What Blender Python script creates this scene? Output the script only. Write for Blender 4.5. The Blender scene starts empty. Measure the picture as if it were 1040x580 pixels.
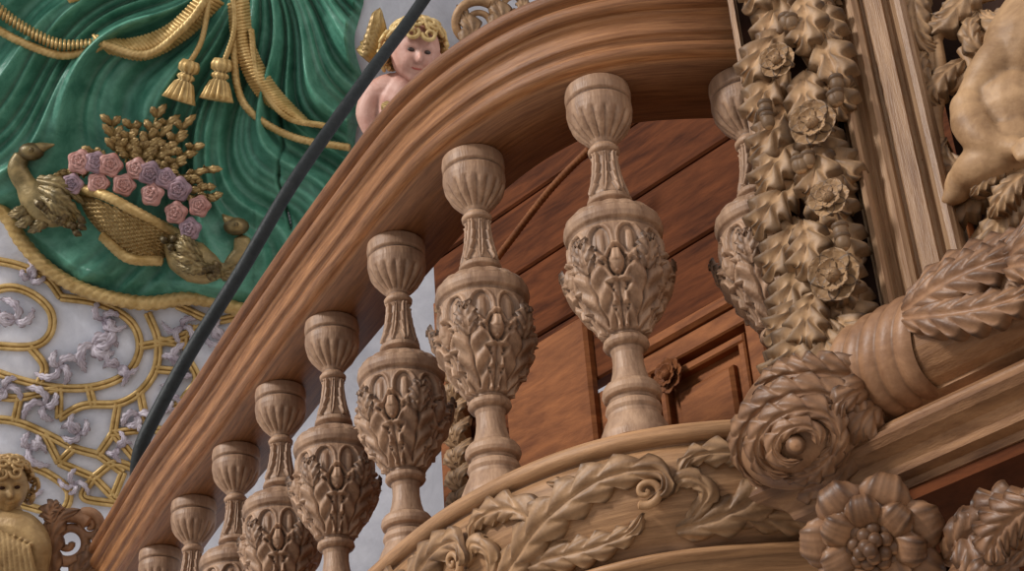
import bpy, math, random
import numpy as np
from mathutils import Vector, Matrix
random.seed(4); rng=np.random.default_rng(4)
pi=math.pi
# ---------------- camera frame: image pixels unprojected onto chosen planes ----------------
TH=math.radians(30); RO=math.radians(-4.56); F=1750.0
EYE=np.array([0,0,1.6])
fw=np.array([0,math.cos(TH),math.sin(TH)]); u0=np.array([0,-math.sin(TH),math.cos(TH)]); r0=np.array([1.,0,0])
RT=math.cos(RO)*r0+math.sin(RO)*u0; UP=-math.sin(RO)*r0+math.cos(RO)*u0
ZR=4.27; ZB=3.25
def ray(x,y): return fw*F+RT*(x-520)+UP*(290-y)
def on_z(x,y,z):
    d=ray(x,y); return EYE+d*((z-EYE[2])/d[2])
def unit(v): v=np.asarray(v,float); return v/np.linalg.norm(v)
class Surf:
    def __init__(s,o,n,ex=None):
        s.o=np.array(o,float); s.n=unit(n)
        s.ex=unit(ex) if ex is not None else unit(np.cross([0,0,1],s.n)); s.ey=np.cross(s.n,s.ex)
    def p(s,x,y,h=0):
        d=ray(x,y); o=s.o+s.n*h
        return EYE+d*(np.dot(o-EYE,s.n)/np.dot(d,s.n))
    def u(s,x,y,h=0): return np.dot(s.p(x,y,h)-s.o,s.ex)
    def w(s,u,v,h): return s.o+s.ex*u+s.ey*v+s.n*h
Z=np.array([0,0,1.])
# ---------------- builder ----------------
class B:
    def __init__(s): s.v=[]; s.f=[]; s.n=0; s.g=[]
    def add(s,v,f,g=None):
        v=np.asarray(v,float).reshape(-1,3); s.v.append(v); s.g.append(v if g is None else np.asarray(g,float).reshape(-1,3))
        s.f.extend([tuple(i+s.n for i in q) for q in f]); s.n+=len(v)
    def grid(s,P,cu=False,cv=False,g=None):
        P=np.asarray(P,float); a,b=P.shape[:2]
        f=[]
        for i in range(a if cu else a-1):
            i2=(i+1)%a
            for j in range(b if cv else b-1):
                j2=(j+1)%b
                f.append((i*b+j,i2*b+j,i2*b+j2,i*b+j2))
        s.add(P,f,g)
    def obj(s,name,mat,parent=None,smooth=True,loc=None):
        me=bpy.data.meshes.new(name)
        V=np.concatenate(s.v)
        me.from_pydata(V.tolist(),[],s.f); me.materials.append(mat)
        at=me.attributes.new('grain','FLOAT_VECTOR','POINT'); at.data.foreach_set('vector',np.concatenate(s.g).ravel())
        if smooth: me.polygons.foreach_set('use_smooth',[True]*len(me.polygons))
        me.update()
        o=bpy.data.objects.new(name,me); bpy.context.collection.objects.link(o)
        if loc is not None: o.location=loc
        if parent: o.parent=parent
        return o
def empty(name):
    o=bpy.data.objects.new(name,None); bpy.context.collection.objects.link(o); return o
def cat(pts,N):
    P=np.array(pts,float)
    if len(P)==2: 
        t=np.linspace(0,1,N)[:,None]; return P[0]*(1-t)+P[1]*t
    Q=np.vstack([2*P[0]-P[1],P,2*P[-1]-P[-2]])
    L=np.r_[0,np.cumsum(np.linalg.norm(np.diff(P,axis=0),axis=1))]
    out=[]
    for s in np.linspace(0,L[-1],N):
        i=min(max(np.searchsorted(L,s,side='right')-1,0),len(P)-2)
        t=(s-L[i])/max(L[i+1]-L[i],1e-9)
        a,b,c,d=Q[i:i+4]
        out.append(.5*((2*b)+(-a+c)*t+(2*a-5*b+4*c-d)*t*t+(-a+3*b-3*c+d)*t**3))
    return np.array(out)
def frames(C,n):
    T=np.gradient(C,axis=0); T/=np.linalg.norm(T,axis=1)[:,None]+1e-12
    n=np.broadcast_to(n,C.shape)
    S=np.cross(T,n); S/=np.linalg.norm(S,axis=1)[:,None]+1e-9
    return T,S,np.cross(S,T)
def leaf(b,pts,n,W,cup=.35,lobes=4,ser=.35,thick=None,N=30,M=12,fwd=.5,vein=.04,groove=.16,rnd=False,petal=False):
    C=cat(pts,N); T,S,NN=frames(C,n); thick=thick or W*.5
    s=np.linspace(-1,1,M+1); P=np.zeros((N,M+3,3))
    for i in range(N):
        t=i/(N-1)
        if petal: env=(.35+.65*math.sin(min(1,t*1.5)*pi/2))*max(0,1-t**5)**.5
        else: env=math.sin(pi*min(1,(.12+.88*t))**.85)**.75 if t<1 else 0
        w=W*env
        if lobes:
            w*= (1-ser*(.5+.5*math.cos(2*pi*lobes*t))**1.3) if rnd else (1-ser*((t*lobes)%1)**1.5)
        w=max(w,W*.03)
        h=cup*W*(env+.1)*(1-s**2*.9)-W*groove*np.exp(-(s/.14)**2)
        if lobes: h=h+W*vein*2*np.cos(2*pi*(lobes*t-.9*np.abs(s)))*np.abs(s)**.5
        else: h=h+W*.05*np.cos(s*pi*3.5)
        pp=C[i]+np.outer(s*w,S[i])+np.outer(np.abs(s)**1.5*w*fwd,T[i])+np.outer(h,NN[i])
        P[i,1:-1]=pp; P[i,0]=pp[0]-NN[i]*thick; P[i,-1]=pp[-1]-NN[i]*thick
    b.grid(P)
def tube(b,pts,r,n=Z,seg=12,N=None,flat=1.,rope=None,cap=True):
    P=np.array(pts,float); L=np.sum(np.linalg.norm(np.diff(P,axis=0),axis=1))
    r=np.atleast_1d(np.array(r,float)); 
    if N is None: N=max(8,int(L/(r.mean()*(.35 if rope else 1.)))); N=min(N,900)
    C=cat(pts,N); T,S,NN=frames(C,n)
    R=np.interp(np.linspace(0,1,N),np.linspace(0,1,len(r)),r) if len(r)>1 else np.full(N,r[0])
    ph=np.linspace(0,2*pi,seg,endpoint=False)
    d=np.r_[0,np.cumsum(np.linalg.norm(np.diff(C,axis=0),axis=1))]
    G=np.zeros((N,seg,3))
    for i in range(N):
        k=np.full(seg,R[i])
        if rope: k=k*(.86+.22*np.abs(np.cos(rope[0]*.5*(ph-d[i]/(R[i]*rope[1])*2*pi))))
        G[i]=C[i]+np.outer(np.cos(ph)*k,S[i])+np.outer(np.sin(ph)*k*flat,NN[i])
    b.grid(G,cv=True)
    if cap:
        for i,sg in ((0,-1),(N-1,1)):
            c=C[i]+T[i]*sg*R[i]*.5
            ring=G[i]*.55+c*.45+T[i]*sg*R[i]*.05
            b.add(np.vstack([G[i],ring,[c]]),[(j,(j+1)%seg,seg+(j+1)%seg,seg+j) for j in range(seg)]+[(seg+j,seg+(j+1)%seg,2*seg) for j in range(seg)])
def ball(b,c,r,ax=None,sc=(1,1,1),n=14,m=10,fn=None):
    th=np.linspace(0,2*pi,n,endpoint=False); ph=np.linspace(-pi/2,pi/2,m)
    A=np.array(ax if ax is not None else np.eye(3),float)
    D=np.stack([np.outer(np.cos(ph),np.cos(th)),np.outer(np.cos(ph),np.sin(th)),np.outer(np.sin(ph),np.ones(n))],-1)
    if fn: D=D*fn(D)[...,None]
    P=np.array(c)+((D*np.array(sc)*r)@A)
    b.grid(P,cv=True)
def basis(n,hint=(0.,0,1)):
    n=unit(n); a=np.cross(hint,n)
    if np.linalg.norm(a)<1e-4: a=np.cross((1.,0,0),n)
    a=unit(a); return a,np.cross(n,a),n
def flower(b,c,n,r,k=6,layers=1,ctr=.28,rot=0,lob=0):
    ex,ey,ez=basis(n); c=np.array(c)
    for L in range(layers):
        rr=r*(1-.38*L)
        for i in range(k):
            a=2*pi*(i+.5*L)/k+rot; d=ex*math.cos(a)+ey*math.sin(a)
            leaf(b,[c+ez*r*.10*(L+1),c+d*rr*.5+ez*r*(.12+.15*L),c+d*rr*.85+ez*r*(.22+.15*L),c+d*rr+ez*r*(.16+.15*L)],ez,rr*pi/k*.95,cup=-.25,groove=.0,lobes=lob,N=16,M=10,fwd=-.1,petal=True)
    ball(b,c+ez*r*.22,r*ctr,ax=(ex,ey,ez),fn=lambda D:1+.1*np.cos(8*np.arctan2(D[...,1],D[...,0]))*np.cos(6*D[...,2]),n=24,m=14)
def rose(b,c,n,r,rot=0):
    ex,ey,ez=basis(n); N,M=20,40
    rho=np.linspace(0,1,N)[:,None]; th=np.linspace(0,2*pi,M,endpoint=False)[None]+rot
    ph2=rho*3.2+.18*np.cos(5*th+rho*9)
    h=r*(.75*np.sqrt(np.maximum(0,1-rho**2*.95))+.20*(ph2%1)*(rho>.1))
    R=r*rho*(1+.09*np.cos(5*th)*rho)
    P=np.array(c)+R[...,None]*(np.cos(th)[...,None]*ex+np.sin(th)[...,None]*ey)+h[...,None]*ez
    b.grid(P,cv=True)
def spiral(c,ex,ey,r,turns,a0,k=.12,N=40,sgn=1):
    t=np.linspace(0,1,N); rr=r*(1-t)**.9+r*k*t
    a=a0+sgn*t*turns*2*pi
    return [np.array(c)+ex*math.cos(q)*s+ey*math.sin(q)*s for q,s in zip(a,rr)]
def arc(c,r,a0,a1,n=8):
    return [(c[0]+r*math.cos(a),c[1]+r*math.sin(a)) for a in np.linspace(math.radians(a0),math.radians(a1),n)]
# ---------------- materials ----------------
def mat(name,c1,c2,rough=.5,scale=6,stretch=(1,1,1),metal=0,bump=.15,fine=60,spec=.35,cav=0.0,grain=None,hi=1.25):
    m=bpy.data.materials.new(name); m.use_nodes=True; nt=m.node_tree; N=nt.nodes; L=nt.links
    bs=N['Principled BSDF']; bs.inputs['Roughness'].default_value=rough; bs.inputs['Metallic'].default_value=metal
    bs.inputs['Specular IOR Level'].default_value=spec
    if grain:
        at=N.new('ShaderNodeAttribute'); at.attribute_name='grain'; src=at.outputs['Vector']; stretch=grain
    else:
        tc=N.new('ShaderNodeTexCoord'); src=tc.outputs['Object']
    mp=N.new('ShaderNodeMapping'); mp.inputs['Scale'].default_value=stretch
    L.new(src,mp.inputs['Vector'])
    n1=N.new('ShaderNodeTexNoise'); n1.inputs['Scale'].default_value=scale; n1.inputs['Detail'].default_value=9; n1.inputs['Roughness'].default_value=.68; n1.inputs['Distortion'].default_value=.4
    L.new(mp.outputs[0],n1.inputs['Vector'])
    cr=N.new('ShaderNodeValToRGB'); cr.color_ramp.elements[0].color=(*c1,1); cr.color_ramp.elements[1].color=(*c2,1)
    cr.color_ramp.elements[0].position=.34; cr.color_ramp.elements[1].position=.66
    L.new(n1.outputs['Fac'],cr.inputs[0]); col=cr.outputs[0]
    n3=N.new('ShaderNodeTexNoise'); n3.inputs['Scale'].default_value=2.2; n3.inputs['Detail'].default_value=3
    L.new(src,n3.inputs['Vector'])
    r3=N.new('ShaderNodeMapRange'); r3.inputs['To Min'].default_value=.70; r3.inputs['To Max'].default_value=1.30; L.new(n3.outputs['Fac'],r3.inputs['Value'])
    m3=N.new('ShaderNodeVectorMath'); m3.operation='SCALE'; L.new(col,m3.inputs[0]); L.new(r3.outputs[0],m3.inputs['Scale']); col=m3.outputs[0]
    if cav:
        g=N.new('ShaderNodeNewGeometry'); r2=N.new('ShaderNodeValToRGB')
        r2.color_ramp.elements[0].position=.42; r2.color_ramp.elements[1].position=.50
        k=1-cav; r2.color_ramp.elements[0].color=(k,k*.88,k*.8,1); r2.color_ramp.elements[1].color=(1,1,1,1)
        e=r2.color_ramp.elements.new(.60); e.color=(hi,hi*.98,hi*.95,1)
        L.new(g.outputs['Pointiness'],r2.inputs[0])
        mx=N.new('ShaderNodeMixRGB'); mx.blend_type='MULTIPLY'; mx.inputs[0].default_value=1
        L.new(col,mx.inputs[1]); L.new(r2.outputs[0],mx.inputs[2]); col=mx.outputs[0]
    L.new(col,bs.inputs['Base Color'])
    n2=N.new('ShaderNodeTexNoise'); n2.inputs['Scale'].default_value=fine; n2.inputs['Detail'].default_value=5
    L.new(mp.outputs[0],n2.inputs['Vector'])
    bp=N.new('ShaderNodeBump'); bp.inputs['Strength'].default_value=bump; bp.inputs['Distance'].default_value=.01
    L.new(n2.outputs['Fac'],bp.inputs['Height']); L.new(bp.outputs[0],bs.inputs['Normal'])
    return m
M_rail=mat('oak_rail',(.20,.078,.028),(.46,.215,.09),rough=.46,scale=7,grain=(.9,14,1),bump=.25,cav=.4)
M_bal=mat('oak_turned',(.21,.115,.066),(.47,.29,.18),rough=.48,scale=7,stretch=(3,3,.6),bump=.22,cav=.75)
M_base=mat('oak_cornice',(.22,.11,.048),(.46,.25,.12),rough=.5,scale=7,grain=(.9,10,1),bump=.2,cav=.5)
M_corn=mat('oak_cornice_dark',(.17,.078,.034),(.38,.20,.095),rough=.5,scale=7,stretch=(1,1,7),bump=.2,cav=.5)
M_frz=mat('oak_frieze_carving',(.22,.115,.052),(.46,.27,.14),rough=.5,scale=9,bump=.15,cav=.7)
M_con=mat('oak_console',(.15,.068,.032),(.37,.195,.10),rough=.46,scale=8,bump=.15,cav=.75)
M_pil=mat('oak_pilaster',(.26,.145,.075),(.52,.34,.20),rough=.45,scale=9,stretch=(6,6,.4),bump=.22,cav=.3)
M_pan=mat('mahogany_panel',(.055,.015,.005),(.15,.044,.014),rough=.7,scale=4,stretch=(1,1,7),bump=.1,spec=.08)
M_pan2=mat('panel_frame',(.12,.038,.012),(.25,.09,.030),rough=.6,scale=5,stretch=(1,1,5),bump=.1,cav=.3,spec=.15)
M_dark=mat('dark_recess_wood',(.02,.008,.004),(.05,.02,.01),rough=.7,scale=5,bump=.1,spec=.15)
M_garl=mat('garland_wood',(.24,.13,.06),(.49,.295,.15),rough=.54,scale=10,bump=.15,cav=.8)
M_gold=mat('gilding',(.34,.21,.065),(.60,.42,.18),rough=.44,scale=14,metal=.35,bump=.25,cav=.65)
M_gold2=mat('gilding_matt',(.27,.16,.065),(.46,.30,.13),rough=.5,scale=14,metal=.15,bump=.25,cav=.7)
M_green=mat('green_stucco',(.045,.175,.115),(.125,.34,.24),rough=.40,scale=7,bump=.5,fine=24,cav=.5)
M_white=mat('white_stucco',(.55,.56,.63),(.78,.79,.86),rough=.6,scale=3,bump=.3,fine=18)
M_lil=mat('lilac_stucco',(.36,.30,.36),(.66,.60,.65),rough=.6,scale=9,bump=.2,cav=.6)
M_skin=mat('painted_flesh',(.50,.23,.17),(.70,.43,.35),rough=.5,scale=8,bump=.15,cav=.65)
M_hair=mat('gilt_hair',(.42,.27,.10),(.70,.52,.25),rough=.5,scale=10,metal=.15,bump=.2,cav=.7)
M_red=mat('painted_lips',(.45,.10,.08),(.55,.16,.12),rough=.4)
M_eye=mat('painted_eye',(.04,.03,.03),(.08,.05,.04),rough=.3)
M_rose=mat('rose_pink',(.36,.15,.12),(.58,.33,.29),rough=.45,scale=8,bump=.2,cav=.85)
M_rose2=mat('rose_mauve',(.19,.14,.18),(.44,.27,.29),rough=.45,scale=8,bump=.2,cav=.85)
M_bird=mat('bird_bronze',(.12,.09,.035),(.34,.24,.10),rough=.42,scale=12,metal=.25,bump=.25,cav=.65)
M_iron=mat('black_iron',(.008,.010,.010),(.022,.024,.024),rough=.55,scale=20,bump=.3,spec=.3)
M_stone=mat('stone_floor',(.34,.28,.22),(.48,.41,.33),rough=.6,scale=3,bump=.1)
# ---------------- surfaces ----------------
bgo=EYE+fw*10
BG=Surf(bgo,-fw,ex=RT)
A=on_z(890,362,ZB+.02); C_=on_z(1040,287,ZB+.02); dW=unit(C_-A); dW[2]=0; dW=unit(dW)
nW=unit(np.cross(dW,Z)); 
if np.dot(EYE-A,nW)<0: nW=-nW
WL=Surf([A[0],A[1],0],nW,ex=dW)
al=math.radians(22); dP=np.array([math.cos(al),-math.sin(al),0]); nP=np.array([-math.sin(al),-math.cos(al),0])
PS=Surf([A[0],A[1],0],nP,ex=dP)
IN=Surf(np.array([A[0],A[1],0])-nW*1.0,nW,ex=dW)
# ---------------- room ----------------
b=B(); b.add([(-7,-5,0),(7,-5,0),(7,11,0),(-7,11,0),(-7,-5,-.1),(7,-5,-.1),(7,11,-.1),(-7,11,-.1)],[(0,1,2,3),(7,6,5,4),(0,4,5,1),(1,5,6,2),(2,6,7,3),(3,7,4,0)]); b.obj('floor',M_stone,smooth=False)
b=B()
U_=np.linspace(-5,5,60); V_=np.linspace(-3.2,3.4,40)
G=np.array([[BG.w(u,v,.0) for u in U_] for v in V_]); G2=np.array([[BG.w(u,v,-.25) for u in U_] for v in V_])
b.grid(G); b.grid(G2); b.obj('ceiling',M_white)
bl=BG.w(-5,-3.2,0); br=BG.w(5,-3.2,0)
b=B(); b.add([bl,br,[br[0],br[1],0],[bl[0],bl[1],0]]+[q+np.array([0,.2,0]) for q in [bl,br,np.array([br[0],br[1],0]),np.array([bl[0],bl[1],0])]],[(0,1,2,3),(4,5,6,7),(0,1,5,4),(2,3,7,6),(1,2,6,5),(0,3,7,4)]); b.obj('wall_back',M_white,smooth=False)
# ---------------- balcony curve ----------------
caps=[(752,84),(606,92),(480,162),(402,248),(337,328),(285,396),(240,457),(197,510),(163,560)]
bp=[on_z(x,y,ZR) for x,y in caps]
ext=[bp[0]+(bp[0]-bp[1])*.42]+bp+[bp[-1]+(bp[-1]-bp[-2])*k for k in (1.,2.2,3.5)]
curve=cat(ext,260)
for _ in range(60): curve[1:-1]=.5*curve[1:-1]+.25*(curve[:-2]+curve[2:])
path=curve.copy()
T=np.gradient(path,axis=0); Nn=np.cross(T,Z)
sgn=1 if np.dot(Nn[60],EYE-path[60])>0 else -1
Ls=np.r_[0,np.cumsum(np.linalg.norm(np.diff(path,axis=0),axis=1))]
def sw(b,prof,z0,close=False,P=path):
    T=np.gradient(P,axis=0); T[:,2]=0; T/=np.linalg.norm(T,axis=1)[:,None]; Nn=np.cross(T,Z)*sgn
    pr=np.array(prof); Q=P.copy(); Q[:,2]=z0
    al_=np.r_[0,np.cumsum(np.linalg.norm(np.diff(pr,axis=0),axis=1))]
    g=np.stack([np.repeat(Ls[:,None],len(pr),1),np.repeat(al_[None],len(P),0),np.zeros((len(P),len(pr)))],-1)
    b.grid(Q[:,None]+Nn[:,None]*pr[None,:,0,None]+Z*pr[None,:,1,None],cv=close,g=g)
b=B()
rp=[(-.16,0),(.085,0),(.085,.012),(.10,.012)]+arc((.10,.034),.022,-90,60,7)+[(.118,.056),(.118,.064),(.128,.066),(.132,.07),(.131,.085),(.135,.105),(.142,.115),(.150,.118),(.150,.128)]+arc((.150,.152),.026,-80,80,7)+[(.165,.182),(.182,.184),(.190,.20),(.185,.215),(.10,.225),(-.10,.225),(-.17,.20),(-.18,.17),(-.15,.15),(-.16,.10),(-.17,.05)]
sw(b,rp,ZR,close=True); rail=b.obj('handrail',M_rail)
root=empty('balcony_cornice')
b=B()
FH=.22
bpf=[(-.18,0),(.10,0)]+arc((.10,-.022),.022,90,-70,7)+[(.102,-.045),(.095,-.05)]+[( .098+.028*math.sin(pi*t)-.075*t, -.05-FH*t) for t in np.linspace(0,1,12)]+[(.028,-.052-FH),(.045,-.056-FH),(.052,-.066-FH),(.040,-.075-FH),(.022,-.080-FH),(.02,-.10-FH),(-.02,-.11-FH),(-.18,-.11-FH)]
sw(b,bpf,ZB,close=True); b.obj('moulded_base_rail',M_base,root)
T=np.gradient(path,axis=0); T/=np.linalg.norm(T,axis=1)[:,None]; NN_=np.cross(T,Z)*sgn
def fr(s,v,h=0):
    i=np.interp(s,Ls,np.arange(len(Ls))); i0=int(min(i,len(Ls)-2)); f=i-i0
    p=path[i0]*(1-f)+path[i0+1]*f; n=NN_[i0]*(1-f)+NN_[i0+1]*f
    t=v/FH; nn=.098+.028*math.sin(pi*t)-.075*t
    q=p+n*(nn+h); q[2]=ZB-.05-v; return q,n
def frs(b,pts,W,**k):
    P=[fr(*p)[0] for p in pts]; n=fr(*pts[len(pts)//2])[1]-Z*.35; leaf(b,P,unit(n),W,N=60,M=16,**k)
b=B()
s=-.05
while s<4.2:
    L=.50
    frs(b,[(s+L*1.04,.18,-.006),(s+L*.84,.165,.004),(s+L*.56,.105,.010),(s+L*.28,.055,.016),(s+L*.08,.06,.024),(s+L*.05,.105,.030),(s+L*.12,.125,.024)],.058,lobes=9,ser=.45,cup=.32,fwd=.9,thick=.014)
    frs(b,[(s+L*.84,.165,-.004),(s+L*.62,.175,.004),(s+L*.40,.185,.010),(s+L*.22,.175,.016),(s+L*.15,.145,.018)],.042,lobes=7,ser=.45,fwd=.9,thick=.012)
    frs(b,[(s+L*.76,.14,-.002),(s+L*.63,.09,.010),(s+L*.74,.042,.016),(s+L*.93,.038,.018),(s+L*1.0,.08,.014)],.042,lobes=7,ser=.45,fwd=.9,thick=.012)
    frs(b,[(s+L*.50,.10,.004),(s+L*.42,.05,.012),(s+L*.52,.018,.014)],.026,lobes=4,thick=.01)
    frs(b,[(s+L*.98,.17,.0),(s+L*.90,.12,.012),(s+L*.98,.085,.016),(s+L*1.08,.125,.010)],.028,lobes=4,thick=.01)
    P=[fr(s+L*.12+.03*(1-t)*math.cos(t*9+1),.105+.03*(1-t)*math.sin(t*9+1),.026)[0] for t in np.linspace(0,1,26)]
    tube(b,P,[.011,.006],n=fr(s+.1,.1)[1],N=40,seg=8)
    s+=L
b.obj('acanthus_frieze',M_frz,root)
# ---------------- balusters ----------------
pr=[(82,0),(82,30),(84,33),(90,34),(96,33.5),(98.5,30.5),(101,33.5),(107,34),(113,33),(120,30),(126,26),(132,20),(137,14.5),(141,12),(143,14),(146,16.5),(149,16),(151,12.5),(155,10.5),(162,11),(170,12),(180,14),(188,16.5),(194,19),(197,19),(199,23),(203,24),(205,21),(207,18),(210,20),(212,26),(215,35),(219,43),(224,48),(228,50.5),(233,51.5),(238,50),(240,47),(242,46),(245,48),(255,50),(270,50.5),(282,49),(292,46),(302,42),(312,37),(322,31),(330,26),(336,21.5),(341,19),(344,19),(346,23),(350,24),(353,22),(355,17.5),(360,16),(368,16),(378,17.5),(386,20),(391,22),(393,27),(397,30),(402,31),(406,29.5),(408,25),(411,24),(414,28),(419,29.5),(423,27.5),(427,28),(434,32),(442,35.5),(447,38),(450,38.5),(455,38.5),(455,0)]
D1=(ZR-1.6)/math.tan(math.radians(30)+math.atan((290-90)/F))
def hy(y): return D1*math.tan(math.radians(30)+math.atan((290-y)/F))+1.6
ztop=hy(82); zbot=hy(455)
zz=lambda y:(hy(y)-zbot)/(ztop-zbot)*(ZR-ZB)
ps=lambda y:(D1*math.cos(TH)+(hy(y)-1.6)*.5)/F
ys=[];rs=[]
for i in range(len(pr)-1):
    (a,r1),(c,r2)=pr[i],pr[i+1]; n=max(1,int(abs(c-a)/.8)) if a!=c else 2
    for k in range(n): ys.append(a+(c-a)*k/n); rs.append(r1+(r2-r1)*k/n)
ys.append(455); rs.append(0)
K=220; th=np.linspace(0,2*pi,K,endpoint=False)
G=np.zeros((len(ys),K,3))
def sstep(a,b_,x): t=np.clip((x-a)/(b_-a),0,1); return t*t*(3-2*t)
def sec(k,off=0.): return np.abs(((th*k/(2*pi)+off)%1)*2-1)
for i,(y,r) in enumerate(zip(ys,rs)):
    R=np.full(K,float(r))
    if 112<y<140: R+= 2.6*(np.abs(np.cos(8*th))-.6)*sstep(112,118,y)*sstep(140,134,y)
    if 152<y<197:
        t=(y-152)/45; 
        for off,tw,amp in ((0,.12,5.0),(.5,.12,3.4)):
            x=sec(4,off+tw*t); w=(.62 if off==0 else .35)*math.sin(pi*(.12+.8*t))**.7*(1-.35*((t*4)%1)); R+=amp*sstep(w,w*.55,x)-1.6*np.exp(-(x/.08)**2)
    if 212<y<226: R+=2.0*(np.abs(np.cos(8*th))-.5)*sstep(212,218,y)
    if 241<y<341:
        x=sec(10,0); t=(y-246)/40.
        if 0<t<1:
            ww=.74*math.sqrt(max(0,1-((.42-t)/.42)**2)) if t<.42 else .74
            R+=-3.6*sstep(ww+.06,ww-.10,x)*(1-sstep(.8,1,t)) + 1.8*np.exp(-((x-ww-.12)/.12)**2)
            R+=3.2*sstep(ww*.45,ww*.2,x)*sstep(0.05,.3,t)
        tl=(341-y)/76.
        x=sec(5,0)
        if tl<1:
            w=(.95*(1-tl**3)**.5)*(1-.34*((tl*4)%1)**1.3)
            lift=7.5*(.45+.55*math.sin(pi*tl**1.4))*(1+.5*max(0,tl-.75)*4*.6)
            R+=lift*sstep(w+.04,w-.12,x)
            R+=2.2*np.cos(2*pi*(tl*4-x*1.2))*sstep(w,w-.2,x)
            R-=3.4*np.exp(-(x/.06)**2)*sstep(0,.1,tl)
        x=sec(5,.5); tk=(341-y)/48.
        if tk<1:
            w=.42*(1-tk**2.2)**.6*(1-.25*((tk*3)%1)); R+=4.0*sstep(w+.05,w-.1,x)-2*np.exp(-(x/.06)**2)
        q=(x/.27)**2+((y-285)/12.)**2
        R+=7.0*np.clip(1-q,0,1)**.5+3.6*np.exp(-((q-2.0)/.45)**2)-2.2*np.exp(-((q-1.15)/.2)**2)
    R*=ps(y)
    G[i]=np.stack([R*np.cos(th),R*np.sin(th),np.full(K,zz(y))],-1)
bb=B(); bb.grid(G,cv=True)
P_=lambda d,y,r: d*r*ps(y)+Z*zz(y)
for i in range(5):
    a=2*pi*(i+.5)/5; d=np.array([math.cos(a),math.sin(a),0])
    leaf(bb,[P_(d,292,50),P_(d,278,56),P_(d,268,58),P_(d,263,61),P_(d,268,63)],d,.034,lobes=4,ser=.4,thick=.014,cup=.25,fwd=.3)
me=None
for i,q in enumerate(bp):
    if me is None:
        o=bb.obj('baluster',M_bal,loc=(q[0],q[1],ZB)); me=o.data
    else:
        o=bpy.data.objects.new('baluster',me); bpy.context.collection.objects.link(o); o.location=(q[0],q[1],ZB)
    o.rotation_euler[2]=rng.uniform(-.3,.3)+math.atan2(-q[1],-q[0])
b=B(); idx=range(0,len(path),6)
G=[]
for q in [path[i] for i in idx]:
    u=np.dot(q-IN.o,IN.ex); r=IN.w(u,0,0.02)
    G.append([[q[0],q[1],ZB-.32],[r[0],r[1],ZB-.32],[r[0],r[1],ZB-.02],[q[0],q[1],ZB-.02]])
b.grid(G,cv=True); b.obj('gallery_floor',M_pan)
b=B(); G=[]
for i in range(0,44,3):
    q=path[i]-NN_[i]*.10
    u=np.dot(q-IN.o,IN.ex); r=IN.w(u,0,0.02)
    G.append([[q[0],q[1],5.22],[r[0],r[1],5.22],[r[0],r[1],5.42],[q[0],q[1],5.42]])
b.grid(G,cv=True); b.obj('gallery_shade_canopy',M_rail,smooth=False)  # unseen slab added above the gallery to keep sky light off the boarding
# ---------------- interior panelling ----------------
root=empty('wall_panelling')
def box(b,S,u0,u1,v0,v1,h0,h1,bev=0):
    e=bev
    P=[S.w(u,v,h) for h,k in ((h0,0),(h1-e,0),(h1,e)) for u,v in ((u0+k,v0+k),(u1-k,v0+k),(u1-k,v1-k),(u0+k,v1-k))]
    f=[(3,2,1,0),(8,9,10,11)]+[(r*4+j,r*4+(j+1)%4,r*4+4+(j+1)%4,r*4+4+j) for r in (0,1) for j in range(4)]
    b.add(P,f)
b=B(); ua=IN.u(446,400); ub=IN.u(1250,250)
zp=IN.p(655,372)[2]; zt=IN.p(600,55)[2]
v=zp+.05
while v<zt: box(b,IN,ua,ub,v,min(v+.292,zt),-.06,0,.008); v+=.30
b.obj('boarding',M_pan,root,smooth=False)
b=B()
def frame(b,S,u0,u1,v0,v1,w,h):
    box(b,S,u0,u1,v0,v0+w,0,h,.006); box(b,S,u0,u1,v1-w,v1,0,h,.006); box(b,S,u0,u0+w,v0+w,v1-w,0,h,.006); box(b,S,u1-w,u1,v0+w,v1-w,0,h,.006)
box(b,IN,ua,ub,2.4,zp,-.06,0,.005)
uu=IN.u(655,390)
for k in (0,1,2):
    x0=uu+k*.60; lo=2.75
    frame(b,IN,x0,x0+.56,lo,zp,.07,.05); frame(b,IN,x0+.09,x0+.47,lo+.09,zp-.09,.03,.035)
    box(b,IN,x0+.16,x0+.40,lo+.17,zp-.17,0,.03,.012)
box(b,IN,uu-.05,ub,zp,zp+.05,0,.07,.012)
b.obj('panel_frames',M_pan2,root,smooth=False)
b=B(); flower(b,IN.p(680,382,.06),IN.n,.065,k=8,layers=2); b.obj('panel_rosette',M_pan2,root)
b=B(); tube(b,[IN.p(598,152,.25),IN.p(556,196,.25),IN.p(505,262,.25)],.013,n=IN.n,rope=(3,4)); b.obj('rope_carved_bead',M_pan2,root)
b=B()
u=IN.u(468,440); box(b,IN,u-.06,u+.06,2.5,IN.p(468,300)[2],0,.06,.012)
u1_=IN.u(522,440); u2_=IN.u(612,440); box(b,IN,u1_,u2_,2.5,IN.p(560,345)[2],0,.035,.012)
b.obj('plain_door_leaf',M_pan2,root,smooth=False)
b=B()
for y in np.arange(310,560,22):
    c=IN.p(466+(y-440)*.06,y,.08)
    for q in (-1,1): leaf(b,[c-Z*.05,c+IN.n*.03+IN.ex*.03*q,c+Z*.05+IN.ex*.07*q],IN.n,.035,lobes=3)
    flower(b,c+IN.n*.02,IN.n,.035)
b.obj('carved_post_ornament',M_garl,root)
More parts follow.
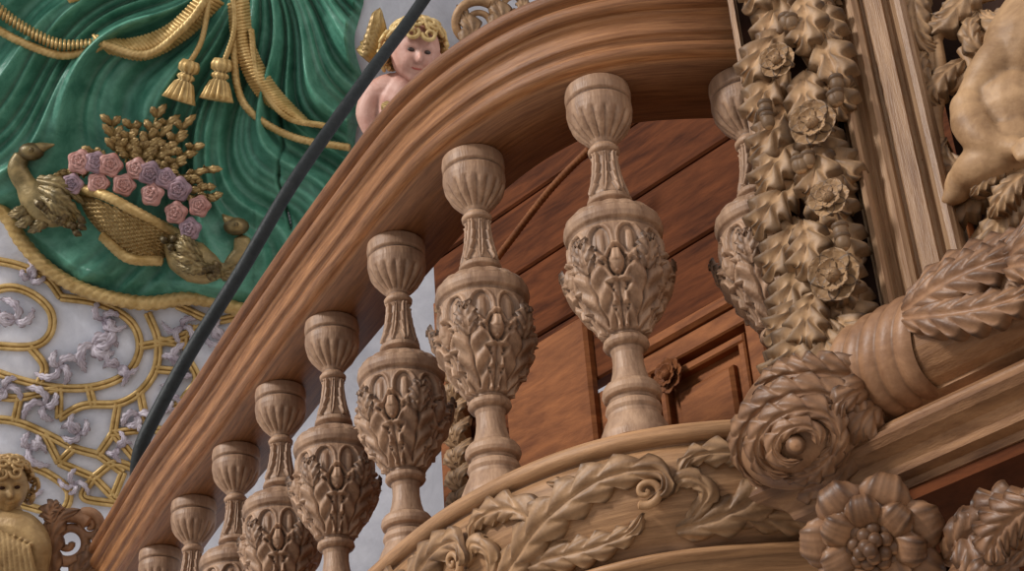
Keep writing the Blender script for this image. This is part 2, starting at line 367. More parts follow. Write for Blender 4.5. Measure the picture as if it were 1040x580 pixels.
# ---------------- right wall: pilaster ----------------
root=empty('carved_pilaster')
def ux(x,h=.0): return PS.u(x,150,h)
prof=[(764,-.06),(764,.06),(764,.10),(770,.10),(772,.05),(864,.05),(866,.10),(871,.11),(875,.10),(878,.06),(881,.04),(886,.05),(890,.08),(896,.09),(902,.08),(905,.05),(908,.05),(910,.085),(928,.085),(930,.05),(934,.045),(937,.06),(942,.09),(948,.095),(953,.085),(957,.04),(960,.0),(962,-.06)]
b=B(); Gz=[ZB-.1+.2*k for k in range(17)]
G=[]
for z in Gz: G.append([PS.w(ux(x,h),z,h) for x,h in prof])
b.grid(G); b.obj('pilaster_mouldings',M_pil,root,smooth=False)
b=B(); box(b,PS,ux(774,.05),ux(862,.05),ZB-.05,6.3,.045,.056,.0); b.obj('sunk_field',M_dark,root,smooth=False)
b=B()
def wl(x,y,h=.09): return PS.p(x,y,h)
random.seed(2)
cx=lambda y: 808+.06*y if y<250 else 823+(y-250)*.11
def oak(x0,y0,ang,L,h,W,lobes=4):
    x1,y1=x0+math.cos(ang)*L,y0+math.sin(ang)*L
    bend=random.uniform(-.14,.14)*L; nx,ny=-math.sin(ang)*bend,math.cos(ang)*bend
    leaf(b,[wl(x0,y0,h),wl((x0*.65+x1*.35)+nx,(y0*.65+y1*.35)+ny,h+.022),wl(x1*.8+x0*.2+nx*.6,y1*.8+y0*.2+ny*.6,h+.03),wl(x1,y1,h-.002)],PS.n,W,cup=.22,lobes=lobes,ser=.5,thick=.035,fwd=.45,vein=.045,groove=.16,rnd=True,N=44,M=16)
y=-85
j=0
while y<335:
    c=cx(y)
    for side in ((-1,1) if j%2 else (1,-1)):
        L=random.uniform(58,70)
        ang=pi/2-side*random.uniform(.35,.75)
        oak(c+side*12,y+random.uniform(-6,6),ang,L,.075+random.uniform(0,.03),.060)
    if j%2==0: oak(c+random.uniform(-8,8),y+6,pi/2+random.uniform(-.3,.3),56,.12,.054)
    y+=38; j+=1
for q in (-.5,.5,0): oak(840+q*18,325,pi/2-q,68,.11,.066,5)
for (x,y,r,k) in ((826,126,.056,5),(848,280,.060,5),(790,62,.044,5),(842,202,.048,6)):
    flower(b,wl(x,y,.165),unit(PS.n+.3*RT*random.uniform(-1,1)-.3*Z*random.random()),r,k=k,layers=2,lob=0)
random.seed(8)
for (x,y) in ((785,115),(812,168),(862,240),(852,92),(806,20)):
    for k in range(3):
        xx,yy=x+random.uniform(-9,9),y+random.uniform(-9,9); c=wl(xx,yy,.16)
        ball(b,c,.016,sc=(1,1,1.35)); ball(b,c+Z*.014,.018,sc=(1,1,.6))
b.obj('leaf_garland',M_garl,root)
# ---------------- right wall: openwork panel ----------------
root=empty('carved_openwork_panel')
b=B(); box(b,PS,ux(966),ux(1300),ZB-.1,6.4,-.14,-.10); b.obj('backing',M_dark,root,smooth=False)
b=B()
def T_(pts,r,h=.02,**k): tube(b,[wl(x,y,h) for x,y in pts],r,n=PS.n,**k)
def Lf(pts,W,h=.02,**k):
    n=len(pts); leaf(b,[wl(x,y,h+.03*math.sin(pi*i/(n-1))) for i,(x,y) in enumerate(pts)],PS.n,W,ser=.45,thick=.04,N=44,M=14,fwd=.8,**k)
Lf([(935,-30),(928,5),(935,40),(958,55)],.040,lobes=7); Lf([(958,95),(942,85),(932,62),(942,45)],.03,lobes=5)
Lf([(1000,-25),(975,5),(955,22),(930,18)],.040,lobes=6); Lf([(978,62),(958,78),(945,98),(958,112)],.034,lobes=5)
T_([(1010,-30),(965,10),(945,60),(965,88),(988,70),(976,50)],[.028,.02,.018,.012],flat=.8)
T_([(1000,40),(985,20),(990,0),(1010,-5)],[.02,.014],flat=.8)
T_([(950,30),(955,80),(950,120),(958,160)],[.012,.02,.012])
Lf([(1005,150),(980,168),(955,160),(945,132)],.045,lobes=7); Lf([(1020,178),(990,200),(965,212),(950,200)],.042,lobes=6)
Lf([(1005,168),(988,188),(970,190),(955,180)],.03,lobes=5)
T_([(1065,185),(1025,212),(993,245),(974,272)],[.03,.025,.012],flat=.8); 
Lf([(1045,190),(1018,222),(1002,252),(970,268)],.04,h=.05,lobes=8); Lf([(1050,228),(1018,248),(1003,268),(1010,290)],.04,lobes=6)
Lf([(1060,250),(1035,255),(1015,240),(1020,220)],.034,lobes=5); T_([(1060,270),(1030,285),(1008,300),(990,290)],[.025,.015],flat=.8)
Lf([(1060,300),(1030,300),(1005,305),(985,320)],.035,lobes=5); Lf([(1000,270),(985,285),(980,300),(990,315)],.028,lobes=4)
Lf([(1060,-10),(1035,10),(1010,20),(990,10)],.035,lobes=5); Lf([(1010,60),(990,45),(985,25),(995,10)],.028,lobes=5)
for k in range(5): T_([(1060,165+k*6),(1030,172+k*6),(1008,168+k*7),(990,178+k*5)],[.014,.018,.008],h=.09-.012*k)
Lf([(1060,150),(1030,158),(1005,176),(985,200)],.034,h=.12,lobes=7); Lf([(1060,170),(1035,182),(1018,200),(1005,222)],.034,h=.11,lobes=6)
Lf([(1062,4),(1046,10),(1030,24),(1020,42)],.03,h=.14,lobes=6)
b.obj('foliage_scrollwork',M_garl,root)
b=B()
def cap_(pts,r,h=.06): tube(b,[wl(x,y,h+dh) for x,y,dh in pts],r,n=PS.n,N=30,seg=18)
cap_([(1068,-5,.0),(1052,30,.03),(1040,62,.05),(1034,92,.02),(1032,118,.04),(1042,150,.0)],[.06,.09,.10,.080,.098,.085])
cap_([(1046,38,.06),(1022,56,.08),(1006,72,.09),(994,92,.08),(985,108,.08)],[.058,.056,.050,.042,.038]); ball(b,wl(984,110,.15),.042)
cap_([(984,110,.08),(988,128,.10),(1000,143,.11),(1018,150,.11),(1036,151,.12)],[.040,.045,.040,.030,.024])
cap_([(1038,145,.05),(1014,160,.07),(994,170,.07),(978,182,.04)],[.075,.066,.05,.035]); cap_([(978,182,.04),(970,196,.03),(960,206,.03)],[.035,.03,.012])
for k in range(4): cap_([(1034,148,.13),(1044,143+k*5,.155),(1053,148+k*5,.14)],[.012,.011,.008])
cap_([(1032,152,.14),(1036,160,.15),(1043,163,.14)],[.012,.009])
o=b.obj('putto_torso',M_garl,root); md=o.modifiers.new('Remesh','REMESH'); md.mode='VOXEL'; md.voxel_size=.006; md.use_smooth_shade=True
sm=o.modifiers.new('S','SMOOTH'); sm.iterations=3; sm.factor=.5
# ---------------- right cornice ----------------
root=empty('pulpit_cornice')
b=B(); z0=ZB
cp=[(-.1,.04),(.05,.04)]+arc((.06,-.055),.105,95,-75,14)+[(.09,-.165),(.07,-.175)]
low=[(.07,-.175),(.075,-.19),(.11,-.195),(.118,-.205),(.118,-.215),(.135,-.22),(.142,-.235),(.13,-.25),(.10,-.262),(.085,-.28),(.08,-.295),(.05,-.30),(.045,-.315),(.0,-.32),(-.1,-.32)]
uS=WL.u(885,400,.1); uE=uS+1.6
b.grid([[WL.w(u,z0+z,h) for h,z in cp] for u in np.linspace(uS,uE,20)]); 
uL=WL.u(822,505,.12)
rows=[[WL.w(uL-h,z0+z,-.45) for h,z in low],[WL.w(uL-h,z0+z,h) for h,z in low]]+[[WL.w(u,z0+z,h) for h,z in low] for u in np.linspace(uL+.05,uE,20)]
b.grid(rows)
b.obj('cornice_mouldings',M_corn,root,smooth=False)
b=B()
# fluted collar between console and carved torus
us=np.linspace(uS-.05,uS+.17,60); G=[]
for i,u in enumerate(us):
    t=i/59; k=1.06+.07*abs(math.sin(t*pi*5))+.10*math.sin(pi*t)*.4
    G.append([WL.w(u+.02*math.sin(a*1.5),z0-.055+math.sin(a)*.105*k,.06+math.cos(a)*.105*k) for a in np.linspace(-1.4,2.4,40)])
b.grid(G); b.obj('ribbed_collar',M_con,root)
b=B()
for k in range(6):
    u=uS+.22+k*.24
    for s_,W in ((-1,.048),(1,.048),(0,.055)):
        pts=[]
        for t in np.linspace(0,1,6):
            a=.35+s_*(.15+.65*math.sin(t*2.0)); pts.append(WL.w(u+.30*t-.06,z0-.055+math.sin(a)*.112,.06+math.cos(a)*(.112+.02*math.sin(pi*t))))
        leaf(b,pts,WL.n,W,lobes=7,ser=.42,thick=.03,N=50,M=16,fwd=.9)
b.obj('carved_torus_leaves',M_con,root)
b=B()
cc=PS.p(824,434,.05); e1=unit(PS.p(884,402,.05)-cc); e3=unit(EYE-cc-Z*.2); e2=unit(np.cross(e3,e1)); e1=np.cross(e2,e3)
pxm=np.linalg.norm(cc-EYE)/F
NR,NA=60,160
def domeh(rho): return .175*math.sqrt(max(0,1-min(1,rho)**2.4))-.02
def sxy(a): return pxm*80,pxm*(66+8*math.cos(a-.9))
G=[]
for i in range(NR):
    rho=i/(NR-1); row=[]
    for j in range(NA):
        a=2*pi*j/NA; sx,sy=sxy(a); x=rho*math.cos(a)*sx; y=rho*math.sin(a)*sy
        row.append(cc+e1*x+e2*y+e3*domeh(rho))
    G.append(row)
b.grid(G,cv=True)
def dp(x,y,dh=0):  # point on dome, px offsets
    a=math.atan2(y/66,x/80); sx,sy=sxy(a); rho=math.hypot(x*pxm/sx,y*pxm/sy)
    return cc+e1*x*pxm+e2*y*pxm+e3*(domeh(rho)+dh)
# acanthus leaves wrapping round the volute eye (eye offset to lower left)
ox,oy=-20,-4
for R,a0,a1,W,dh,lb in ((52,-.6,3.6,.040,.0,11),(35,-.9,4.2,.034,.010,9),(19,-.6,4.6,.024,.018,6)):
    pts=[dp(ox+R*1.22*math.cos(a)*(1-.10*(a-a0)/(a1-a0)),oy+R*.92*math.sin(a)*(1-.10*(a-a0)/(a1-a0)),dh) for a in np.linspace(a0,a1,12)]
    leaf(b,pts,e3,W,lobes=lb,ser=.38,N=110,M=18,fwd=.9,thick=.03,cup=.45)
for R,a0,a1,W,dh,lb in ((50,3.2,6.0,.034,-.004,8),(33,3.9,6.2,.028,.006,6)):
    pts=[dp(ox+R*1.2*math.cos(a),oy+R*.95*math.sin(a),dh) for a in np.linspace(a1,a0,10)]
    leaf(b,pts,e3,W,lobes=lb,ser=.38,N=80,M=16,fwd=.9,thick=.03,cup=.4)
ball(b,dp(ox,oy,.01),.022,ax=(e1,e2,e3)); 
leaf(b,[dp(78,10,.0),dp(60,26,.01),dp(30,46,.012),dp(-4,60,.0),dp(-34,56,-.005)],e3,.046,lobes=9,ser=.42,N=80,M=18,fwd=.9,thick=.04)
leaf(b,[dp(78,-4,.0),dp(58,-10,.012),dp(40,-22,.018),dp(30,-44,.0)],e3,.040,lobes=6,ser=.42,N=60,M=18,fwd=.9,thick=.03)
leaf(b,[dp(78,6,.01),dp(58,12,.022),dp(38,10,.028),dp(26,-4,.02)],e3,.036,lobes=5,ser=.42,N=50,M=16,fwd=.9,thick=.03)
b.obj('scroll_console',M_con,root)
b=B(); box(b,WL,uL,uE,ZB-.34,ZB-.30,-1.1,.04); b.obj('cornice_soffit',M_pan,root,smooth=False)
b=B(); c=WL.p(890,546,.06); n=unit(np.array([-.30,-.80,-.52]))
ex,ey,ez=basis(n)
for L,k,rr,W in ((0,7,.138,.060),(1,7,.100,.042)):
    for i in range(k):
        a=2*pi*(i+.5*L)/k+.2; d=ex*math.cos(a)+ey*math.sin(a)
        leaf(b,[c+ez*.01*L,c+d*rr*.5+ez*(.055+.02*L),c+d*rr*.88+ez*(.07+.03*L),c+d*rr+ez*(.04+.03*L)],ez,W,cup=.45,groove=.12,lobes=0,N=24,M=16,fwd=-.15,thick=.03,petal=True)
for k in range(34):
    r_=.0115*math.sqrt(k); a=k*2.4; ball(b,c+ez*(.125-r_*.9)+ex*r_*math.cos(a)+ey*r_*math.sin(a),.0155)
b.obj('rosette_boss',M_con)
b=B()
for i,(p) in enumerate([[(962,566),(978,548),(1002,530),(1040,545)],[(976,530),(984,550),(992,580),(984,600)],[(1050,520),(1022,514),(1000,530),(1000,562)],[(966,584),(988,590),(1012,585),(1040,560)]]):
    leaf(b,[WL.p(x,y,.02+.04*math.sin(j)) for j,(x,y) in enumerate(p)],n,.045,lobes=6,ser=.45,thick=.03,N=40,fwd=.8)
tube(b,[WL.p(x,y,.0) for x,y in ((962,570),(980,552),(1004,548),(1065,524))],[.02,.05,.055],n=n)
leaf(b,[WL.p(x,y,.10) for x,y in ((1065,505),(1035,520),(1012,545),(1010,572))],n,.05,lobes=7,ser=.42,thick=.03,N=50,M=16,fwd=.9)
b.obj('leaf_pendant_ornament',M_con)
# ---------------- background: drapery ----------------
def bg(x,y,h=0): return BG.p(x,y,h)
bx=[-120,0,40,80,140,200,250,300,460]; by=[120,215,258,287,305,303,314,322,330]
def bot(x): return float(np.interp(x,bx,by))
crk=[(288,-150),(292,40),(284,110),(291,150),(286,185),(296,230),(290,330)]
G=[]
NX,NY=320,280
for i in range(NY):
    row=[]
    for j in range(NX):
        x=-120+j/(NX-1)*(366+120+ 5*math.sin(i*.1)); s_=i/(NY-1); y=-140+(bot(x)+140)*s_
        a=math.atan2(y+60,x-262)
        d=math.hypot(y+60,x-262)
        ph=a*19+1.6*math.sin(d/40)+1.1*math.sin(x/33+y/47)
        f=(.5+.5*math.sin(ph))**2.6+.45*(.5+.5*math.sin(ph*2.3+1+d/60))**2+.28*(.5+.5*math.sin(ph*4.1+d/35))**2
        amp=.14*min(1,d/150)
        if x<262:
            bk=math.exp(-(((x-120)/95)**2+((y-215)/75)**2)); amp*=1-.75*min(1,bk*1.3)
        h=.05+amp*f+.02*math.sin(x/19+y/27)
        xc=np.interp(y,[q[1] for q in crk],[q[0] for q in crk])
        if 110<y<235: h-=.05*math.exp(-((x-xc)/1.3)**2)
        edge=min(1,(1-s_)*25,(NX-1-j)/5); h=h*(.25+.75*edge)
        row.append(BG.w((x-520)/175,(290-y)/175,h))
    G.append(row)
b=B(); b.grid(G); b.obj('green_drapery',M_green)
root=empty('gold_rope_trim')
b=B(); R_=lambda p,r,h=.2: tube(b,[bg(x,y,h) for x,y in p],r,n=BG.n,rope=(3,3.4),seg=14)
R_([(-60,170),(0,213),(22,245),(45,270),(75,290),(110,302),(150,308),(200,303),(250,316),(300,325)],.042,.08)
R_([(-20,20),(20,42),(60,56),(90,52),(105,45)],.024); 
R_([(105,45),(150,55),(190,25),(215,-10)],.024,.26)
R_([(236,-10),(238,30),(225,70)],.016,.25); R_([(214,-10),(205,40),(190,68)],.016,.25)
R_([(245,-10),(238,50),(243,95),(262,120),(300,140),(355,150)],.022,.22)
R_([(255,30),(262,80),(290,118),(330,128)],.018,.24)
R_([(70,0),(110,-10)],.02)
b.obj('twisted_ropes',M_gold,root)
b=B()
def fringe(top,bott,n,w):
    Tp=cat([np.array([*p,0]) for p in top],n); Bt=cat([np.array([*p,0]) for p in bott],n)
    for a,c in zip(Tp,Bt):
        m=(a+c)/2; tube(b,[bg(a[0],a[1],.2),bg(m[0],m[1],.25),bg(c[0],c[1],.19)],[w*.8,w,w*.9],n=BG.n,N=8,seg=7)
fringe([(95,36),(130,40),(170,26),(205,-8)],[(112,54),(148,60),(188,40),(226,4)],34,.014)
fringe([(232,5),(238,50),(262,98),(300,122)],[(252,0),(258,45),(280,87),(318,128)],44,.012)
fringe([(-10,-5),(20,20),(60,40),(100,40)],[(-14,7),(18,30),(58,50),(100,48)],30,.01)
b.obj('bullion_fringe',M_gold,root)
def tassel(x,y,ang):
    b=B(); d=(RT*math.sin(ang)-UP*math.cos(ang)); s2=unit(np.cross(d,BG.n)); c=bg(x,y,.27)
    prf=[(0,.02),(.0,.045),(.03,.058),(.06,.055),(.075,.03),(.085,.045),(.10,.05),(.115,.035),(.13,.05),(.17,.066),(.20,.075),(.235,.088),(.24,.0)]
    G=[]
    for t,r in prf:
        G.append([c+d*t+ (s2*math.cos(a)+BG.n*math.sin(a))*r*(1+(.14*math.cos(14*a) if t>.12 else .08*math.cos(9*a))) for a in np.linspace(0,2*pi,70,endpoint=False)])
    b.grid(G,cv=True); b.obj('gold_tassel',M_gold)
tassel(194,62,-.3); tassel(226,60,-.15)
root=empty('flower_basket')
b=B(); G=[]
for i,s_ in enumerate(np.linspace(0,1,70)):
    xt,yt=80+s_*104,194+s_*46; xb,yb=104+s_*60,238+s_*26
    row=[]
    for j,t in enumerate(np.linspace(0,1,36)):
        x=xt+(xb-xt)*t**2; y=yt+(yb-yt)*t+12*math.sin(pi*s_)*t
        h=.10+.22*math.sin(pi*(.05+.9*s_))*(1-.4*t)+.016*(math.cos(j*1.9+ (pi if (i//3)%2 else 0)))
        row.append(bg(x,y,h))
    G.append(row)
b.grid(G); 
tube(b,[bg(x,y,.14+.2*math.sin(pi*i/3)) for i,(x,y) in enumerate([(78,191),(105,198),(140,216),(186,241)])],.03,n=BG.n,rope=(3,3))
tube(b,[bg(104,240,.18),bg(130,262,.26),bg(164,265,.18)],.03,n=BG.n,rope=(3,3))
b.obj('woven_basket',M_gold,root)
b1=B();b2=B();b3=B()
roses=[(82,165),(74,187),(100,186),(112,168),(126,188),(152,176),(156,198),(97,166),(180,216),(182,192),(203,210),(194,232),(140,172),(168,182)]
for i,(x,y) in enumerate(roses):
    rose((b1,b2)[i%2] if i not in(0,3) else b1,bg(x,y,.28),unit(BG.n+.3*RT*random.uniform(-1,1)+.3*UP*random.uniform(-.5,1)),.060+.012*random.random(),rot=i)
for x0,y0,x1,y1 in [(120,165,114,125),(128,165,134,128),(140,170,150,140),(145,165,160,116),(150,160,168,126),(150,165,178,140),(160,172,186,128),(165,175,195,150),(170,185,210,172),(180,195,208,190),(90,175,66,178),(160,180,178,165),(135,165,122,145),(146,168,144,150),(190,200,215,200),(105,175,95,155),(150,175,163,152),(175,185,196,183),(130,160,128,140)]:
    for k in range(3):
        for q in (-1,1):
            dx,dy=q*10+random.uniform(-3,3),random.uniform(-6,3); mx,my=x0+(x1-x0)*(.3+.32*k),y0+(y1-y0)*(.3+.32*k)
            leaf(b3,[bg(mx,my,.2),bg(mx+(x1-x0)*.12+dx*.6,my+(y1-y0)*.15+dy*.5,.24),bg(mx+(x1-x0)*.2+dx,my+(y1-y0)*.22+dy,.2+random.uniform(0,.06))],BG.n,.026,lobes=3,N=14,M=8,thick=.006)
    tube(b3,[bg(x0,y0,.18),bg(x1,y1,.2)],.009,n=BG.n,N=6,seg=6)
b1.obj('pink_roses',M_rose,root); b2.obj('mauve_roses',M_rose2,root); b3.obj('gilded_leaves',M_gold,root)
def bird(name,body,neck,head,beak,wings,tail):
    root=empty(name); b=B()
    tube(b,[bg(x,y,.2) for x,y in body+neck],[.03]+[.10,.12,.10]+[.06]*(max(1,len(neck)-1))+[.045],n=BG.n,N=40,seg=16,flat=.8)
    ball(b,bg(*head,.22),.062,ax=(RT,UP,BG.n),sc=(1.2,.85,.9))
    tube(b,[bg(*head,.22),bg(*beak[0],.22),bg(*beak[1],.2)],[.045,.03,.006],n=BG.n,N=12)
    ball(b,bg(head[0],head[1]-2,.28),.014)
    for i,(a,m,c) in enumerate(wings): leaf(b,[bg(*a,.27),bg(*m,.34-.01*i),bg(*c,.26)],BG.n,.045,lobes=6,ser=.35)
    for a,m,c in tail: leaf(b,[bg(*a,.2),bg(*m,.25),bg(*c,.2)],BG.n,.04,lobes=4)
    for k in range(26):
        t=random.random(); i=int(t*2.99); x0,y0=body[min(i,2)]; x=x0+random.uniform(-9,9); y=y0+random.uniform(-8,8)
        leaf(b,[bg(x,y,.29),bg(x+4,y+4,.32),bg(x+9,y+7,.27)],BG.n,.02,lobes=0,N=8,M=6)
    b.obj('plumage',M_bird,root)
bird('stucco_bird',[(75,225),(60,215),(42,205)],[(28,190),(18,172),(22,158)],(32,154),[(42,150),(55,147)],
     [((40,190),(60,200),(84,222)),((42,198),(58,210),(78,230)),((38,182),(62,188),(86,208)),((40,205),(55,218),(70,232))],
     [((30,205),(20,215),(8,218)),((35,212),(25,225),(15,228)),((50,215),(40,228),(28,236))])
bird('stucco_bird',[(170,246),(186,260),(208,270)],[(228,274),(245,260),(246,242)],(240,230),[(232,224),(226,218)],
     [((205,262),(188,252),(172,244)),((208,268),(190,262),(172,256)),((215,272),(198,272),(178,268)),((200,254),(188,245),(178,238))],
     [((225,270),(240,274),(252,262)),((215,274),(232,280),(246,276))])
# ---------------- cherub ----------------
def head(parent,c,f,u,r,ms,mh,ml,me_,pre=''):
    f=unit(f); s_=unit(np.cross(f,u)); u=np.cross(s_,f)
    def fn(D):
        x,y,z=D[...,0],D[...,1],D[...,2]
        g=lambda cx,cy,w,h=None:np.exp(-((x-cx)/w)**2-((y-cy)/(h or w))**2)*(z>0)
        R=1+.0*x
        R=R+.24*g(0,-.12,.12,.13)+.10*g(0,.02,.09,.2)+.11*(g(.42,-.28,.24)+g(-.42,-.28,.24))-.13*(g(.32,.10,.17,.11)+g(-.32,.10,.17,.11))+.05*(g(.32,.30,.2,.1)+g(-.32,.30,.2,.1))
        R=R+.08*g(0,-.42,.2,.06)-.05*g(0,-.47,.2,.025)+.07*g(0,-.54,.16,.05)+.13*g(0,-.8,.25,.2)
        return R
    b=B()
    ball(b,c,r,ax=(s_,u,f),sc=(.88,1.08,.95),n=72,m=56,fn=fn)
    for q in (-1,1): ball(b,c+s_*q*r*.88-u*.05*r,r*.2,ax=(s_,u,f),sc=(.4,1,.7))
    b.obj(pre+'face',ms,parent)
    b=B()
    for q in (-1,1): ball(b,c+s_*q*r*.29+u*.10*r+f*r*.78,r*.11,ax=(s_,u,f),sc=(1.3,.75,.8))
    b.obj(pre+'eyes',me_,parent)
    b=B(); ball(b,c-u*r*.50+f*r*.83,r*.15,ax=(s_,u,f),sc=(1.35,.55,.6)); b.obj(pre+'lips',ml,parent)
    b=B(); random.seed(9)
    for k in range(150):
        a=random.uniform(0,2*pi); v=random.uniform(-.55,1)
        d=np.array([math.cos(a)*math.sqrt(1-v*v),v,math.sin(a)*math.sqrt(1-v*v)])
        if d[2]>.05 and d[1]<.50: continue
        w=s_*d[0]+u*d[1]+f*d[2]; e1,e2,e3=basis(w)
        p=c+w*r*(1.08+.14*random.random()); tube(b,[q+w*r*.12*math.sin(i*.25) for i,q in enumerate(spiral(p,e1,e2,r*.26,1.4,random.uniform(0,6),N=16,sgn=random.choice((-1,1))))],[r*.09,r*.05],n=w,N=22,seg=7)
    b.obj(pre+'curls',mh,parent)
root=empty('cherub')
hc=bg(422,53,.34)
head(root,hc,unit(BG.n*.95+RT*.2-UP*.2),unit(UP+.15*RT),.155,M_skin,M_hair,M_red,M_eye)
b=B()
def cb(p,r): tube(b,[bg(x,y,h) for x,y,h in p],r,n=BG.n,N=26,seg=14)
cb([(420,76,.30),(410,94,.28),(406,122,.24),(410,152,.2)],[.07,.15,.16,.15])
cb([(422,88,.26),(394,90,.28),(380,98,.28)],[.07,.085,.08]); cb([(381,96,.28),(373,116,.30),(380,140,.32)],[.08,.065,.045])
cb([(424,90,.26),(440,98,.28),(452,108,.3)],[.07,.08,.06]); cb([(452,108,.3),(446,130,.34)],[.06,.045])
cb([(380,140,.32),(383,152,.34)],[.045,.05])
for k in range(4): cb([(380+k*2.5,150,.35),(378+k*4,158,.37),(380+k*4,165,.36)],[.014,.013,.01])
cb([(388,148,.36),(394,152,.37)],[.014,.01])
o=b.obj('body',M_skin,root); md=o.modifiers.new('R','REMESH'); md.mode='VOXEL'; md.voxel_size=.009; md.use_smooth_shade=True
sm=o.modifiers.new('S','SMOOTH'); sm.iterations=4
b=B()
for k in range(7):
    leaf(b,[bg(388,66-k*1.,.18),bg(374+k*1.5,52-k*5,.26),bg(362+k*4,50-k*7,.2)],BG.n,.05,lobes=0,N=14)
b.obj('wing',M_gold,root)
b=B(); leaf(b,[bg(388,106,.44),bg(410,118,.48),bg(436,128,.42)],BG.n,.05,lobes=4); b.obj('sash',M_gold,root)
b=B()
def GS(p,W,h=.2,**k): n=len(p); leaf(b,[bg(x,y,h+.06*math.sin(pi*i/(n-1))) for i,(x,y) in enumerate(p)],BG.n,W,ser=.45,fwd=.8,**k)
GS([(458,82),(470,60),(478,30),(464,5)],.08,lobes=5); GS([(475,60),(498,40),(508,15),(493,-10)],.08,lobes=5); GS([(468,70),(488,62),(503,45),(522,40)],.06,lobes=4)
GS([(510,30),(530,15),(530,-10)],.06,lobes=4); GS([(545,20),(555,5),(550,-20)],.06,lobes=4)
tube(b,spiral(bg(484,25,.22),RT,UP,.14,1.7,1,N=40),[.03,.015],n=BG.n,N=60); tube(b,spiral(bg(520,8,.22),RT,UP,.12,1.6,2,N=40),[.03,.015],n=BG.n,N=60)
b.obj('gilded_scroll_ornament',M_garl)
# ---------------- gold strapwork on vault ----------------
root=empty('vault_strapwork')
b=B()
def st(p,r=.013):
    P=np.array(p,float); C=cat(np.c_[P,np.zeros(len(P))],max(12,len(P)*7)); T=np.gradient(C,axis=0); T/=np.linalg.norm(T,axis=1)[:,None]+1e-9
    for o_ in (-2.2,2.2):
        tube(b,[bg(c[0]-t[1]*o_,c[1]+t[0]*o_,.022) for c,t in zip(C,T)],r,n=BG.n,flat=1.3,seg=8)
L_=[[(-20,262),(20,270),(48,284),(62,302)],[(-20,300),(10,292),(35,300),(52,318),(50,340),(30,352),(-20,350)],
[(62,302),(100,308),(132,326),(142,352),(130,378),(100,392),(60,394),(20,386),(-20,372)],
[(150,318),(160,345),(158,375),(142,398),(120,410),(85,412),(60,425)],
[(-20,425),(15,428),(45,440),(75,455),(100,462)],[(100,462),(115,440)],[(115,440),(150,436),(185,440)],
[(45,440),(60,470)],[(60,470),(95,485)],[(95,485),(85,505),(120,512)],[(100,462),(125,480)],[(125,480),(115,505)],[(115,440),(140,470)],[(140,470),(175,470)],[(-20,462),(20,470),(50,482),(70,500),(60,520),(20,512),(-20,500)],
[(195,330),(190,360),(200,385),(185,410),(190,440)],[(142,352),(175,345),(210,330)],[(95,485),(120,470),(150,490),(130,515),(95,485)],[(180,310),(215,325),(240,322)],
[(-20,400),(20,404),(60,394)],[(90,392),(95,412)],[(160,345),(192,352)],
[(20,404),(15,428)],[(60,394),(60,425)],[(120,410),(115,440)],[(158,375),(190,378)],[(142,398),(150,436)],[(30,352),(45,372),(40,390)],[(75,455),(60,470)],[(20,470),(15,505)],[(165,415),(185,410)]]
for p in L_: st(p)
b.obj('gold_bands',M_gold,root)
b=B(); random.seed(5)
for (x,y,s_) in [(15,325,1.1),(95,350,1.4),(45,412,1),(140,422,1),(30,455,1),(80,440,.9),(180,372,1),(20,490,1.1),(120,455,.7),(105,325,.9),(225,345,.9),(60,372,1),(185,332,.8),(160,455,.8),(5,395,.9),(120,372,.9),(30,282,.8),(75,492,.7),(205,405,.8),(170,405,.8)]:
    a=random.uniform(0,6.28)
    for q in range(4):
        a2=a+q*1.5+random.uniform(-.3,.3); cv=random.choice((-1,1)); L=random.uniform(16,28)*s_
        pts=[bg(x+L*t*math.cos(a2+cv*t*1.5),y+L*t*math.sin(a2+cv*t*1.5),.02+.04*math.sin(pi*t)) for t in (0,.3,.6,.85,1)]
        leaf(b,pts,BG.n,.026*s_,lobes=5,ser=.5,N=30,fwd=.8)
b.obj('rocaille_leaves',M_lil,root)
# ---------------- statue lower left ----------------
SP=Surf(EYE+fw*7.5,-fw,ex=RT)
sp=lambda x,y,h=0: SP.p(x,y,h)
root=empty('carved_angel_statue')
head(root,sp(6,494,.0),unit(SP.n+.5*RT-.1*UP),UP,.105,M_gold2,M_gold2,M_gold2,M_dark)
b=B()
def sb(p,r): tube(b,[sp(x,y,h) for x,y,h in p],r,n=SP.n,N=26,seg=14)
sb([(8,513,0),(8,535,0),(6,570,.0),(4,640,0)],[.05,.13,.15,.16]); sb([(-10,535,.02),(22,538,.05),(38,560,.08),(30,600,.1)],[.07,.08,.06,.05])
for k in range(5): sb([(27+k*3,600,.1),(25+k*4,610,.12),(26+k*4,618,.1)],[.012,.012,.008])
for k in range(9): sb([(-17+k*6,530+3*k,.14),(-10+k*5,560,.18),(-15+k*8,640,.16)],[.008,.014,.012])
o=b.obj('robed_body',M_gold2,root); md=o.modifiers.new('R','REMESH'); md.mode='VOXEL'; md.voxel_size=.006; md.use_smooth_shade=True
b=B()
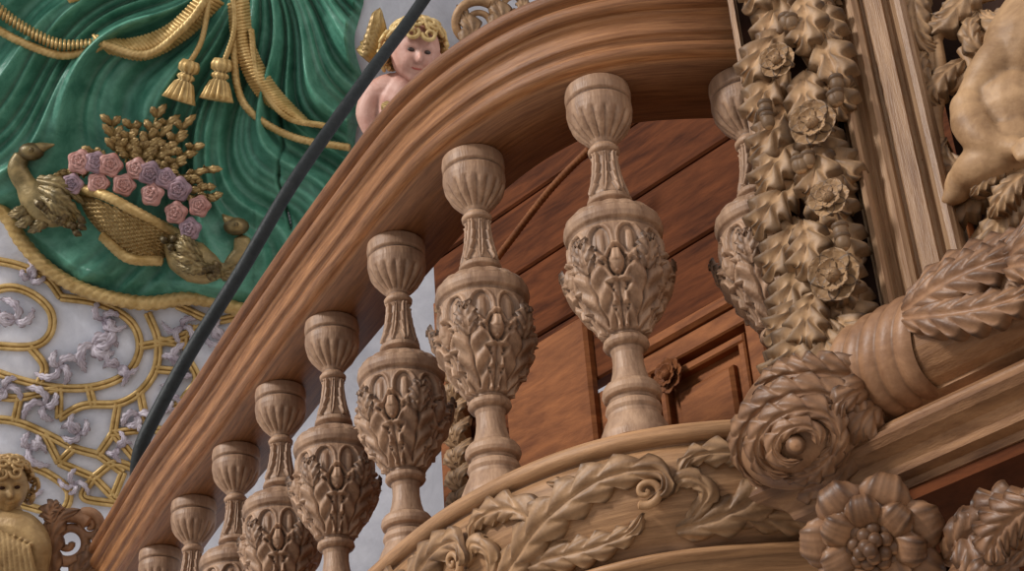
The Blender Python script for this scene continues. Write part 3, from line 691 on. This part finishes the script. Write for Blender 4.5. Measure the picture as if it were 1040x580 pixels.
tube(b,spiral(sp(70,550),RT,UP,.12,1.8,.8,N=50),[.035,.016],n=SP.n,N=80)
tube(b,spiral(sp(90,534),RT,UP,.06,1.6,2,N=50,sgn=-1),[.025,.012],n=SP.n,N=60)
for p in ([(54,600),(52,560),(60,530),(80,518)],[(65,600),(85,575),(96,558),(99,538)],[(54,532),(52,520),(60,512)],[(80,600),(90,580),(93,562)]):
    leaf(b,[sp(x,y,.03) for x,y in p],SP.n,.055,lobes=5,ser=.45)
b.obj('carved_scroll_ornament',M_con)
# ---------------- iron rod ----------------
RD=Surf(EYE+fw*8.2,-fw,ex=RT)
b=B(); tube(b,[RD.p(x,y,h) for x,y,h in ((520,-140,-1.2),(430,0,-.9),(375,75,-.5),(300,182,0),(245,275,.2),(195,355,.35),(160,418,.45),(143,455,.5),(139,490,.5),(141,540,.5))],.033,n=BG.n,N=120,seg=16)
b.obj('iron_tie_rod',M_iron)
# ---------------- light ----------------
w=bpy.data.worlds.new('w'); bpy.context.scene.world=w; w.use_nodes=True
w.node_tree.nodes['Background'].inputs[0].default_value=(.93,.95,1,1); w.node_tree.nodes['Background'].inputs[1].default_value=.58
def sun(d,e,col,ang):
    l=bpy.data.lights.new('sun','SUN'); l.energy=e; l.color=col; l.angle=math.radians(ang); o=bpy.data.objects.new('window_light',l); bpy.context.collection.objects.link(o)
    o.rotation_euler=Vector(d).to_track_quat('-Z','Y').to_euler()
sun((.82,.45,-.56),2.8,(1,.98,.95),10)
sun((-.5,.7,-.1),.45,(1,.88,.76),30)
# ---------------- camera ----------------
cam=bpy.data.cameras.new('cam'); co=bpy.data.objects.new('camera',cam); bpy.context.collection.objects.link(co)
cam.sensor_width=36; cam.lens=F/1040*36
m=Matrix([[RT[0],UP[0],-fw[0],EYE[0]],[RT[1],UP[1],-fw[1],EYE[1]],[RT[2],UP[2],-fw[2],EYE[2]],[0,0,0,1]])
co.matrix_world=m; bpy.context.scene.camera=co
bpy.context.scene.view_settings.view_transform='Standard'
